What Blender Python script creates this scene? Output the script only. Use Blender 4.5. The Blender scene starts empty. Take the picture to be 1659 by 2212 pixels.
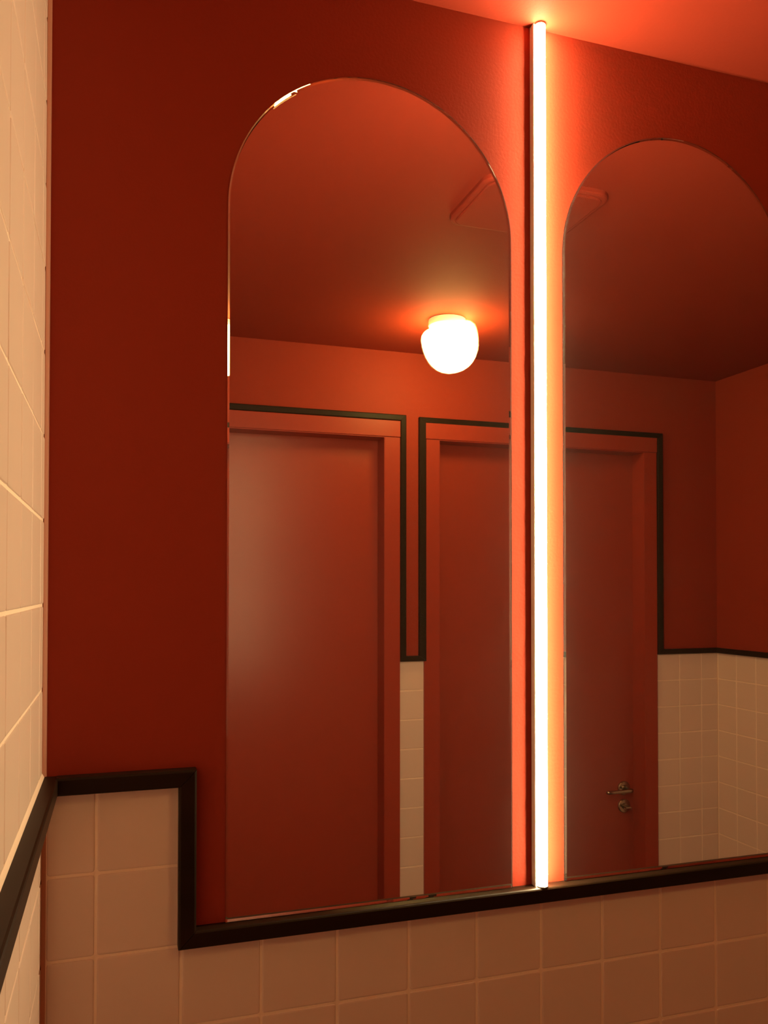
import bpy, bmesh, math, random
from mathutils import Vector, Matrix
random.seed(7)
C = bpy.context.scene.collection
# All measurements are in units of one wall tile (10 cm). Room origin: first full tile joint on the mirror wall.
S = 0.1
XL, XR, D, ZC, ZF = -0.626, 22.506, 16.078, 11.549, -14.2
def W(x, y, z): return Vector(((x - XL) * S, y * S, (z - ZF) * S))

# ------------------------------------------------------------------ materials
def mat(name, col, rough=.5, metal=0.0, spec=.5, bump=0, bscale=60, coat=0, coat_r=.1, vary=0, vscale=3, detail=3):
    m = bpy.data.materials.new(name); m.use_nodes = True
    nt = m.node_tree; b = nt.nodes['Principled BSDF']
    b.inputs['Base Color'].default_value = (*col, 1)
    b.inputs['Roughness'].default_value = rough
    b.inputs['Metallic'].default_value = metal
    b.inputs['Specular IOR Level'].default_value = spec
    b.inputs['Coat Weight'].default_value = coat
    b.inputs['Coat Roughness'].default_value = coat_r
    tc = nt.nodes.new('ShaderNodeTexCoord')
    if vary:
        n = nt.nodes.new('ShaderNodeTexNoise'); n.inputs['Scale'].default_value = vscale
        n.inputs['Detail'].default_value = 4
        r = nt.nodes.new('ShaderNodeMapRange'); r.inputs['To Min'].default_value = 1 - vary
        r.inputs['To Max'].default_value = 1 + vary
        hs = nt.nodes.new('ShaderNodeHueSaturation'); hs.inputs['Color'].default_value = (*col, 1)
        nt.links.new(tc.outputs['Object'], n.inputs['Vector'])
        nt.links.new(n.outputs['Fac'], r.inputs['Value'])
        nt.links.new(r.outputs['Result'], hs.inputs['Value'])
        nt.links.new(hs.outputs['Color'], b.inputs['Base Color'])
    if bump:
        n = nt.nodes.new('ShaderNodeTexNoise'); n.inputs['Scale'].default_value = bscale
        n.inputs['Detail'].default_value = detail
        bp = nt.nodes.new('ShaderNodeBump'); bp.inputs['Strength'].default_value = bump
        bp.inputs['Distance'].default_value = .001
        nt.links.new(tc.outputs['Object'], n.inputs['Vector'])
        nt.links.new(n.outputs['Fac'], bp.inputs['Height'])
        nt.links.new(bp.outputs['Normal'], b.inputs['Normal'])
    return m
def wood_mat(name, c1, c2, axis_scale, rough):
    m = bpy.data.materials.new(name); m.use_nodes = True
    nt = m.node_tree; b = nt.nodes['Principled BSDF']
    tc = nt.nodes.new('ShaderNodeTexCoord'); mp = nt.nodes.new('ShaderNodeMapping')
    mp.inputs['Scale'].default_value = axis_scale
    n = nt.nodes.new('ShaderNodeTexNoise'); n.inputs['Scale'].default_value = 30; n.inputs['Detail'].default_value = 5
    cr = nt.nodes.new('ShaderNodeMix'); cr.data_type = 'RGBA'
    cr.inputs[6].default_value = (*c1, 1); cr.inputs[7].default_value = (*c2, 1)
    bp = nt.nodes.new('ShaderNodeBump'); bp.inputs['Strength'].default_value = .15; bp.inputs['Distance'].default_value = .0006
    nt.links.new(tc.outputs['Object'], mp.inputs['Vector']); nt.links.new(mp.outputs['Vector'], n.inputs['Vector'])
    nt.links.new(n.outputs['Fac'], cr.inputs[0]); nt.links.new(cr.outputs[2], b.inputs['Base Color'])
    nt.links.new(n.outputs['Fac'], bp.inputs['Height']); nt.links.new(bp.outputs['Normal'], b.inputs['Normal'])
    b.inputs['Roughness'].default_value = rough; b.inputs['Specular IOR Level'].default_value = .12
    return m
def emit(name, col, strength):
    m = bpy.data.materials.new(name); m.use_nodes = True
    nt = m.node_tree; b = nt.nodes['Principled BSDF']
    b.inputs['Base Color'].default_value = (.85, .85, .82, 1); b.inputs['Roughness'].default_value = .4
    b.inputs['Emission Color'].default_value = (*col, 1); b.inputs['Emission Strength'].default_value = strength
    return m
RED = (.295, .034, .017)
M_wall = mat('red_eggshell_paint', RED, .55, spec=.10, bump=.35, bscale=230, vary=.02)
M_ceil = mat('red_ceiling_paint', RED, .75, spec=.08, bump=.2, bscale=260)
M_door = mat('red_satin_paint', (.31, .037, .019), .31, spec=.34, bump=.10, bscale=120)
M_case = mat('red_casing_paint', (.32, .037, .019), .4, spec=.22, bump=.06, bscale=90)
M_tile = mat('cream_glazed_tile', (.74, .55, .48), .36, spec=.3, bump=.05, bscale=25, vary=.02, vscale=5)
M_grout = mat('pale_grout', (.90, .70, .58), .8, spec=.2, bump=.3, bscale=400)
M_seal = mat('brown_pink_sealant', (.50, .20, .13), .6)
M_trimh = wood_mat('dark_stained_wood', (.009, .0042, .0022), (.026, .0125, .0065), (.08, 1, 1), .42)
M_trimv = wood_mat('dark_stained_wood_upright', (.009, .0042, .0022), (.026, .0125, .0065), (1, 1, .08), .42)
M_trimy = wood_mat('dark_stained_wood_side', (.009, .0042, .0022), (.026, .0125, .0065), (1, .08, 1), .42)
M_mirror = mat('mirror_silver', (.97, .93, .88), 0.0, 1.0)
def glass_mat():
    m = bpy.data.materials.new('mirror_glass'); m.use_nodes = True
    nt = m.node_tree; b = nt.nodes['Principled BSDF']; out = nt.nodes['Material Output']
    b.inputs['Base Color'].default_value = (1, 1, .99, 1); b.inputs['Roughness'].default_value = 0
    b.inputs['Transmission Weight'].default_value = 1; b.inputs['IOR'].default_value = 1.5
    d = nt.nodes.new('ShaderNodeBsdfDiffuse'); d.inputs['Color'].default_value = (.8, .8, .8, 1)
    tc = nt.nodes.new('ShaderNodeTexCoord'); n = nt.nodes.new('ShaderNodeTexNoise'); n.inputs['Scale'].default_value = 8
    r = nt.nodes.new('ShaderNodeMapRange'); r.inputs['To Min'].default_value = .004; r.inputs['To Max'].default_value = .010
    mx = nt.nodes.new('ShaderNodeMixShader')
    nt.links.new(tc.outputs['Object'], n.inputs['Vector']); nt.links.new(n.outputs['Fac'], r.inputs['Value'])
    nt.links.new(r.outputs['Result'], mx.inputs[0]); nt.links.new(b.outputs[0], mx.inputs[1]); nt.links.new(d.outputs[0], mx.inputs[2])
    nt.links.new(mx.outputs[0], out.inputs['Surface'])
    return m
M_glass = glass_mat()
M_alu = mat('white_enamel_metal', (.80, .76, .66), .35)
M_chrome = mat('satin_nickel', (.42, .35, .28), .2, 1.0)
M_floor = mat('dark_red_tile_floor', (.09, .035, .025), .4, bump=.1, vary=.1, vscale=8)
M_white = mat('white_lamp_collar', (.82, .78, .68), .4)
M_tube = emit('led_diffuser', (.90, .69, .35), 188)
M_globe = emit('opal_glass_lit', (1.0, .76, .22), 29)

# ------------------------------------------------------------------ helpers
def link(name, bm, m, parent=None, smooth=False, loc=None):
    me = bpy.data.meshes.new(name); bmesh.ops.recalc_face_normals(bm, faces=bm.faces[:])
    bm.to_mesh(me); bm.free(); me.materials.append(m)
    if smooth:
        for p in me.polygons: p.use_smooth = True
    o = bpy.data.objects.new(name, me); C.objects.link(o)
    if loc is not None:
        for v in me.vertices: v.co -= loc
        o.location = loc
    if parent:
        o.parent = parent
        if loc is None:
            for v in me.vertices: v.co -= parent.location
    return o
def struct(name, bm, m, parent=None, smooth=False):
    o = link(name, bm, m, parent, smooth)
    if not parent: o['kind'] = 'structure'
    return o
def thing(name, label, cat, loc, group=None):
    o = bpy.data.objects.new(name, None); C.objects.link(o); o.location = loc; o.empty_display_size = .02
    o['label'] = label; o['category'] = cat
    if group: o['group'] = group
    return o
def box(bm, x0, y0, z0, x1, y1, z1, bev=0, seg=2):
    vs = [bm.verts.new(W(x, y, z)) for x in (x0, x1) for y in (y0, y1) for z in (z0, z1)]
    f = [(0, 1, 3, 2), (4, 6, 7, 5), (0, 4, 5, 1), (2, 3, 7, 6), (0, 2, 6, 4), (1, 5, 7, 3)]
    fs = [bm.faces.new([vs[i] for i in q]) for q in f]
    bmesh.ops.recalc_face_normals(bm, faces=fs)
    if bev:
        es = set(e for q in fs for e in q.edges)
        bmesh.ops.bevel(bm, geom=list(es), offset=bev * S, segments=seg, profile=.5, affect='EDGES')
def prism(bm, pts_a, pts_b):
    """two matching rings of world points -> closed solid"""
    n = len(pts_a); a = [bm.verts.new(p) for p in pts_a]; b = [bm.verts.new(p) for p in pts_b]
    for i in range(n): bm.faces.new((a[i], a[(i+1) % n], b[(i+1) % n], b[i]))
    bm.faces.new(a[::-1]); bm.faces.new(b)
def lathe(bm, prof, centre, axis='z', n=48, sgn=1):
    """prof = [(radius, offset along axis)] in tile units"""
    rings = []
    for r, h in prof:
        ring = []
        for k in range(n):
            t = 2 * math.pi * k / n
            if axis == 'z': p = (centre[0] + r*math.cos(t), centre[1] + r*math.sin(t), centre[2] + h)
            else: p = (centre[0] + r*math.cos(t), centre[1] + sgn*h, centre[2] + r*math.sin(t))
            ring.append(bm.verts.new(W(*p)))
        rings.append(ring)
    for a, b in zip(rings, rings[1:]):
        for k in range(n): bm.faces.new((a[k], a[(k+1) % n], b[(k+1) % n], b[k]))
    bm.faces.new(rings[0][::-1]); bm.faces.new(rings[-1])

# wall-plane mappings: (u, z, out) -> world, "out" points into the room
front = lambda u, z, d: W(u, -d, z)
back = lambda u, z, d: W(u, -D + d, z)
left = lambda u, z, d: W(XL + d, u, z)       # u = y
right = lambda u, z, d: W(XR - d, u, z)

TW, TD, TCH = .21, .19, .026
def trim(name, a, b, fn, m, d=TD, c=TCH, gap=.004):
    """mitred moulding between polylines a (tile side) and b (painted side)"""
    bm = bmesh.new()
    for i in range(len(a) - 1):
        A0, A1, B0, B1 = map(Vector, (a[i], a[i+1], b[i], b[i+1]))
        w = min((A0 - B0).length, (A1 - B1).length)
        dirv = (A1 - A0).normalized()
        if i > 0: A0 = A0 + dirv * gap; B0 = B0 + dirv * gap
        if i < len(a) - 2: A1 = A1 - dirv * gap; B1 = B1 - dirv * gap
        nrm = Vector((-dirv.y, dirv.x)); w = abs((B0 - A0).dot(nrm)); t = c / w
        sec = [(0, -.02), (0, d - c), (t*.35, d - c*.35), (t, d), (1 - t, d), (1 - t*.35, d - c*.35), (1, d - c), (1, -.02)]
        ra = [fn(*(A0.lerp(B0, s)), h) for s, h in sec]; rb = [fn(*(A1.lerp(B1, s)), h) for s, h in sec]
        prism(bm, ra, rb)
    return struct(name, bm, m)

GAP, TH, EDGE = .034, .018, .022
def tiling(name, rects, u_or, z_or, fn, parent):
    """individually bedded tiles on a bed of grout, clipped to the rectangles (u0,z0,u1,z1)"""
    bm = bmesh.new(); g = bmesh.new()
    for (u0, z0, u1, z1) in rects:
        us = [u0]; k = math.floor(u0 - u_or) + 1
        while u_or + k < u1 - .03:
            if u_or + k > u0 + .03: us.append(u_or + k)
            k += 1
        us.append(u1)
        zs = [z0]; k = math.floor(z0 - z_or) + 1
        while z_or + k < z1 - .03:
            if z_or + k > z0 + .03: zs.append(z_or + k)
            k += 1
        zs.append(z1)
        ring = [fn(u0, z0, TH - .010), fn(u1, z0, TH - .010), fn(u1, z1, TH - .010), fn(u0, z1, TH - .010)]
        prism(g, [fn(u0, z0, -.02), fn(u1, z0, -.02), fn(u1, z1, -.02), fn(u0, z1, -.02)], ring)
        for i in range(len(us) - 1):
            for j in range(len(zs) - 1):
                a, b, c, d = us[i] + GAP/2, us[i+1] - GAP/2, zs[j] + GAP/2, zs[j+1] - GAP/2
                if b - a < .04 or d - c < .04: continue
                tx, tz, oo = random.gauss(0, .0016), random.gauss(0, .0016), random.gauss(0, .0012)
                um, zm = (a + b)/2, (c + d)/2
                def h(u, z, base): return base + (u - um)*tx + (z - zm)*tz + oo
                def ringp(ins, base):
                    r = min(.03, (b - a)/4) ; pts = []
                    for (cu, cz, a0) in ((b - r, d - r, 0), (a + r, d - r, 90), (a + r, c + r, 180), (b - r, c + r, 270)):
                        for q in (0, 45, 90):
                            t = math.radians(a0 + q); rr = max(r - ins, .004)
                            u, z = cu + (rr)*math.cos(t), cz + (rr)*math.sin(t)
                            pts.append(fn(u, z, h(u, z, base)))
                    return pts
                r0 = [bm.verts.new(p) for p in ringp(0, 0)]
                r1 = [bm.verts.new(p) for p in ringp(.001, TH - .007)]
                r2 = [bm.verts.new(p) for p in ringp(.008, TH - .001)]
                r3 = [bm.verts.new(p) for p in ringp(EDGE, TH + .001)]
                n = len(r0)
                for x, y in ((r0, r1), (r1, r2), (r2, r3)):
                    for q in range(n): bm.faces.new((x[q], x[(q+1) % n], y[(q+1) % n], y[q]))
                bm.faces.new(r3)
    link(name, bm, M_tile, parent)
    link('grout', g, M_grout, parent)

# ------------------------------------------------------------------ room shell
T = 1.0
bm = bmesh.new(); box(bm, XL - T, 0, ZF - T, XR + T, T, ZC + T); w_front = struct('wall_front', bm, M_wall)
bm = bmesh.new(); box(bm, XL - T, -D, ZF, XL, 0, ZC); w_left = struct('wall_left', bm, M_wall)
bm = bmesh.new(); box(bm, XR, -D, ZF, XR + T, 0, ZC); w_right = struct('wall_right', bm, M_wall)
bm = bmesh.new(); box(bm, XL - T, -D - T, ZC, XR + T, 0, ZC + T); struct('ceiling', bm, M_ceil)
bm = bmesh.new(); box(bm, XL - T, -D - T, ZF - T, XR + T, 0, ZF); struct('floor', bm, M_floor)
O1, O2, OT = (.53, 8.84), (10.825, 19.135), 8.56
bm = bmesh.new()
box(bm, XL - T, -D - T, ZF, O1[0], -D, ZC); box(bm, O1[1], -D - T, ZF, O2[0], -D, ZC)
box(bm, O2[1], -D - T, ZF, XR + T, -D, ZC)
box(bm, O1[0], -D - T, OT + .03, O1[1], -D, ZC); box(bm, O2[0], -D - T, OT + .03, O2[1], -D, ZC)
w_back = struct('wall_back', bm, M_wall)

# tiles (front: below the stepped moulding; left: full height; back and right: wainscot)
tiling('tiles', [(XL + .06, -14.2, 1.0, 1.0), (1.0, -14.2, XR, -1.0)], 0, 0, front, w_front)
tiling('tiles', [(-D + .03, -14.2, -.035, .985)], -2.33, -.02, left, w_left)
tiling('tiles', [(-D + .03, 1.225, -.035, ZC - .01)], -2.45, .235, left, w_left)
tiling('tiles', [(9.385, -14.2, 10.355, .945)], 9.40, -.06, back, w_back)
tiling('tiles', [(19.70, -14.2, XR - .014, .945), (XL + .03, -14.2, -.02, .945)], 20.745, -.06, back, w_back)
tiling('tiles', [(-D + .014, -14.2, -.03, .945)], -15.016, -.06, right, w_right)
# soft bead of grout filling the corner beside the side wall's tiles, and along the side wall's moulding
bm = bmesh.new()
n = 7
def fil(z):
    pts = [W(XL - .01, .01, z)]
    for k in range(n):
        t = math.radians(90 * k / (n - 1))
        pts.append(W(XL + .075 - .058*math.sin(t) + 0, -.03 + .028*(1 - math.cos(t)) - .0, z))
    pts = [W(XL - .01, .01, z), W(XL + .02, -.045, z), W(XL + .030, -.040, z), W(XL + .05, -.026, z), W(XL + .066, -.008, z), W(XL + .068, .01, z)]
    return pts
prism(bm, fil(-14.2), fil(.985)); prism(bm, fil(1.20), fil(ZC))
link('corner_sealant', bm, M_seal, w_left)
bm = bmesh.new()
prism(bm, [W(XL - .01, 0, 1.19), W(XL + .045, 0, 1.19), W(XL + .03, 0, 1.225), W(XL + .018, 0, 1.25), W(XL - .01, 0, 1.25)],
          [W(XL - .01, -D, 1.19), W(XL + .045, -D, 1.19), W(XL + .03, -D, 1.225), W(XL + .018, -D, 1.25), W(XL - .01, -D, 1.25)])
link('ledge_grout_bead', bm, M_grout, w_left)

# black mouldings
trim('trim_1', [(XL + TD - .01, .99), (.958, .99), (.958, -.99), (XR, -.99)],
     [(XL + TD - .01, 1.20), (1.172, 1.20), (1.172, -.775), (XR, -.775)], front, M_trimh)
trim('trim_2', [(-D, .985), (0, .985)], [(-D, 1.195), (0, 1.195)], left, M_trimy, d=.20)
def trims_back():
    d = .16
    a = [(XL, .94), (-.035, .94), (-.035, 9.155), (9.40, 9.155), (9.40, .94), (10.34, .94), (10.34, 9.13), (19.72, 9.13), (19.72, .94), (XR, .94)]
    b = [(XL, 1.135), (-.24, 1.135), (-.24, 9.365), (9.61, 9.365), (9.61, 1.125), (10.09, 1.125), (10.09, 9.335), (19.955, 9.335), (19.955, 1.135), (XR, 1.135)]
    trim('trim_3', a, b, back, M_trimv, d=d, c=.03)
trims_back()
trim('trim_4', [(-D + .15, .94), (0, .94)], [(-D + .15, 1.135), (0, 1.135)], right, M_trimy, d=.16)

# ------------------------------------------------------------------ doors
def door(name, o, with_handle):
    bm = bmesh.new()
    # leaf set back from the casing
    yl = -D - .62
    box(bm, o[0] + .01, yl - .4, ZF + .05, o[1] - .01, yl, OT + .02, .015)
    root = link(name, bm, M_door); root['kind'] = 'structure'
    b = bmesh.new()
    # lining and flat architrave
    for s, x in ((-1, o[0]), (1, o[1])):
        xo = x + s*.55
        box(b, min(x, xo), -D - .02, ZF, max(x, xo), -D + .12, OT + .03, .012)
        box(b, x if s < 0 else x - .02, -D - .98, ZF, x + .02 if s < 0 else x, -D + .115, OT + .02, .004)
    link('side_casing', b, M_case, root)
    b = bmesh.new()
    box(b, o[0] - .55, -D - .02, OT + .035, o[1] + .55, -D + .155, OT + .585, .012)
    box(b, o[0], -D - .98, OT, o[1], -D + .12, OT + .05, .004)
    link('head_casing', b, M_case, root)
    if with_handle:
        hx, hz, hy = 18.67, -4.17, yl
        r = bmesh.new()
        lathe(r, [(.26, -.01), (.26, .05), (.235, .08), (.13, .085), (.115, .10), (.10, .16)], (hx, hy, hz), 'y')
        rs = link('handle_rose', r, M_chrome, root)
        h = bmesh.new()
        lathe(h, [(.075, .10), (.075, .44), (.08, .52)], (hx, hy, hz), 'y', 24)
        # lever bar: rounded section swept toward the hinge side
        path = [(.06, .47), (.02, .50), (-.05, .52), (-.35, .53), (-.75, .53), (-1.0, .52), (-1.06, .50)]
        secs = []
        for i, (dx, dy) in enumerate(path):
            rr = .068 if 0 < i < 6 else .05
            secs.append([h.verts.new(W(hx + dx, hy + dy + .8*rr*math.cos(t), hz + rr*math.sin(t))) for t in [2*math.pi*k/16 for k in range(16)]])
        for a, c in zip(secs, secs[1:]):
            for k in range(16): h.faces.new((a[k], a[(k+1) % 16], c[(k+1) % 16], c[k]))
        h.faces.new(secs[0]); h.faces.new(secs[-1][::-1])
        link('door_handle', h, M_chrome, root, smooth=True)
        k_ = bmesh.new()
        lathe(k_, [(.26, -.01), (.26, .05), (.235, .08), (.12, .085), (.11, .14)], (hx, hy, hz - .68), 'y')
        ks = link('lock_rose', k_, M_chrome, root)
        t_ = bmesh.new()
        box(t_, hx - .13, hy + .12, hz - .68 - .035, hx + .13, hy + .34, hz - .68 + .035, .02, 3)
        link('thumb_turn', t_, M_chrome, root)
door('door_1', O1, False)
door('door_2', O2, True)

# ------------------------------------------------------------------ arched mirrors
def arch(x0, x1, z0, zt, ins, n=64):
    r = (x1 - x0)/2 - ins; cx = (x0 + x1)/2; cz = zt - (x1 - x0)/2
    pts = [(x0 + ins, z0 + ins), (x1 - ins, z0 + ins)]
    # straight sides subdivided at the springing, then the half circle
    for k in range(n + 1):
        t = math.pi * k / n
        pts.append((cx + r*math.cos(t), cz + r*math.sin(t)))
    return pts
MT, MC = .055, .022
def mirror(x0, x1, z0, zt, label):
    root = thing('arched_mirror', label, 'mirror', W((x0 + x1)/2, 0, z0), 'arched frameless wall mirrors')
    def ring(bm, ins, d): return [bm.verts.new(W(x, -d, z)) for x, z in arch(x0, x1, z0, zt, ins)]
    b = bmesh.new(); fr = b.faces.new(ring(b, .002, .003))
    g = link('silvering', b, M_mirror, root)
    b = bmesh.new()
    rs = [ring(b, .010, 0.005), ring(b, 0, .015), ring(b, 0, MT - MC), ring(b, MC, MT)]
    for a, c in zip(rs, rs[1:]):
        for k in range(len(a)): b.faces.new((a[k], a[(k+1) % len(a)], c[(k+1) % len(a)], c[k]))
    b.faces.new(rs[0]); b.faces.new(rs[-1])
    e = link('glass', b, M_glass, root)
    return root
MZ = -.775
mirror(1.545, 5.545, MZ, 10.33, 'large arched mirror left of the bright vertical light, reflecting the round ceiling lamp')
mirror(6.375, 10.40, MZ, 10.33, 'arched mirror right of the bright vertical light, reflecting the door handle')

# ------------------------------------------------------------------ vertical LED light
tx = 5.955
root = thing('vertical_strip_light', 'slim glowing white vertical strip light between the two arched mirrors', 'light', W(tx, 0, MZ))
zb, zt = MZ + .004, ZC - .004
b = bmesh.new()
r, yc = .077, -.114
# enamelled back channel, its left lip taller than its right one
sec = [(-.092, .002), (.092, .002), (.094, -.060), (.090, -.060), (.080, -.012), (-.072, -.012), (-.072, -.106), (-.080, -.112), (-.090, -.108), (-.097, -.096)]
prism(b, [W(tx + x, y, zb) for x, y in sec], [W(tx + x, y, zt) for x, y in sec])
link('channel', b, M_alu, root)
b = bmesh.new()
sec = []
for k in range(28):
    t = math.radians(-48 + 276 * k / 27)
    sec.append((.012 + r*.98*math.cos(t), yc - r*math.sin(t)))
prism(b, [W(tx + x, y, zb + .01) for x, y in sec], [W(tx + x, y, zt - .02) for x, y in sec])
link('diffuser', b, M_tube, root)
for z0, z1 in ((zb, zb + .012), (zt - .022, zt)):
    b = bmesh.new()
    prism(b, [W(tx + x*1.04, y, z0) for x, y in sec], [W(tx + x*1.04, y, z1) for x, y in sec])
    link('end_cap', b, M_alu, root)

# ------------------------------------------------------------------ round ceiling lamp
lx, ly = 9.66, -12.42
root = thing('globe_ceiling_lamp', 'round opal glass ceiling lamp glowing white, seen in the left mirror', 'lamp', W(lx, ly, ZC))
b = bmesh.new(); lathe(b, [(.50, .0), (.56, -.02), (.56, -.20), (.53, -.24), (.42, -.26)], (lx, ly, ZC))
link('collar', b, M_white, root)
b = bmesh.new()
prof = [(.40, -.20), (.50, -.215), (.64, -.235), (.76, -.275), (.83, -.35), (.866, -.47), (.872, -.66), (.86, -.82), (.825, -1.0), (.765, -1.17), (.68, -1.32), (.57, -1.45), (.43, -1.55), (.28, -1.615), (.13, -1.645), (.02, -1.65)]
lathe(b, [(r_*.97, h_*.97) for r_, h_ in prof], (lx, ly, ZC), n=64)
# the glass hangs a little crooked in its collar
piv = W(lx, ly, ZC - .22)
bmesh.ops.rotate(b, verts=b.verts[:], cent=piv, matrix=Matrix.Rotation(math.radians(-12), 3, 'Y'))
link('globe', b, M_globe, root, smooth=True)

# ------------------------------------------------------------------ painted box on the ceiling
b = bmesh.new()
def rr(x0, y0, x1, y1, r, z, n=8):
    pts = []
    for cx, cy, a0 in ((x1 - r, y1 - r, 0), (x0 + r, y1 - r, 90), (x0 + r, y0 + r, 180), (x1 - r, y0 + r, 270)):
        for k in range(n + 1):
            t = math.radians(a0 + 90*k/n); pts.append(W(cx + r*math.cos(t), cy + r*math.sin(t), z))
    return pts
X0, Y0, X1, Y1 = 7.04, -6.16, 9.86, -3.93
levels = [(0, ZC), (0, ZC - .075), (.012, ZC - .10), (.05, ZC - .118), (.095, ZC - .122), (.10, ZC - .112), (.115, ZC - .112), (.12, ZC - .135), (.15, ZC - .145)]
rings = []
for ins, z in levels:
    rings.append([b.verts.new(p) for p in rr(X0 + ins, Y0 + ins, X1 - ins, Y1 - ins, .34 - ins*.6, z)])
for a, c in zip(rings, rings[1:]):
    for k in range(len(a)): b.faces.new((a[k], a[(k+1) % len(a)], c[(k+1) % len(a)], c[k]))
b.faces.new(rings[0]); b.faces.new(rings[-1])
loc = W((X0 + X1)/2, (Y0 + Y1)/2, ZC)
o = link('ceiling_access_cover', b, M_ceil, loc=loc)
o['label'] = 'shallow square cover with rounded corners on the ceiling, painted red, seen in the mirrors'; o['category'] = 'ceiling cover'

# ------------------------------------------------------------------ camera
f, cx, cy, yaw, pitch, roll = 1777.388, 825.604, 1241.199, .31141, .01675, .00064
cam = bpy.data.cameras.new('camera'); co = bpy.data.objects.new('camera', cam); C.objects.link(co)
cam.sensor_fit = 'HORIZONTAL'; cam.sensor_width = 36; cam.lens = f / 1659 * 36
cam.shift_x = (829.5 - cx) / 1659; cam.shift_y = (cy - 1106) / 1659
cam.clip_start = .01
fw = Vector((math.sin(yaw)*math.cos(pitch), math.cos(yaw)*math.cos(pitch), math.sin(pitch)))
rt = fw.cross(Vector((0, 0, 1))).normalized(); up = rt.cross(fw)
r2 = rt*math.cos(roll) + up*math.sin(roll); u2 = -rt*math.sin(roll) + up*math.cos(roll)
m = Matrix((r2, u2, -fw)).transposed().to_4x4(); m.translation = W(.22535, -10.5593, 3.43463)
co.matrix_world = m
bpy.context.scene.camera = co

w = bpy.data.worlds.new('world'); bpy.context.scene.world = w; w.use_nodes = True
w.node_tree.nodes['Background'].inputs[0].default_value = (0, 0, 0, 1)
vs = bpy.context.scene.view_settings
vs.view_transform = 'Standard'; vs.look = 'None'; vs.gamma = 1; vs.use_curve_mapping = False; vs.exposure = 0
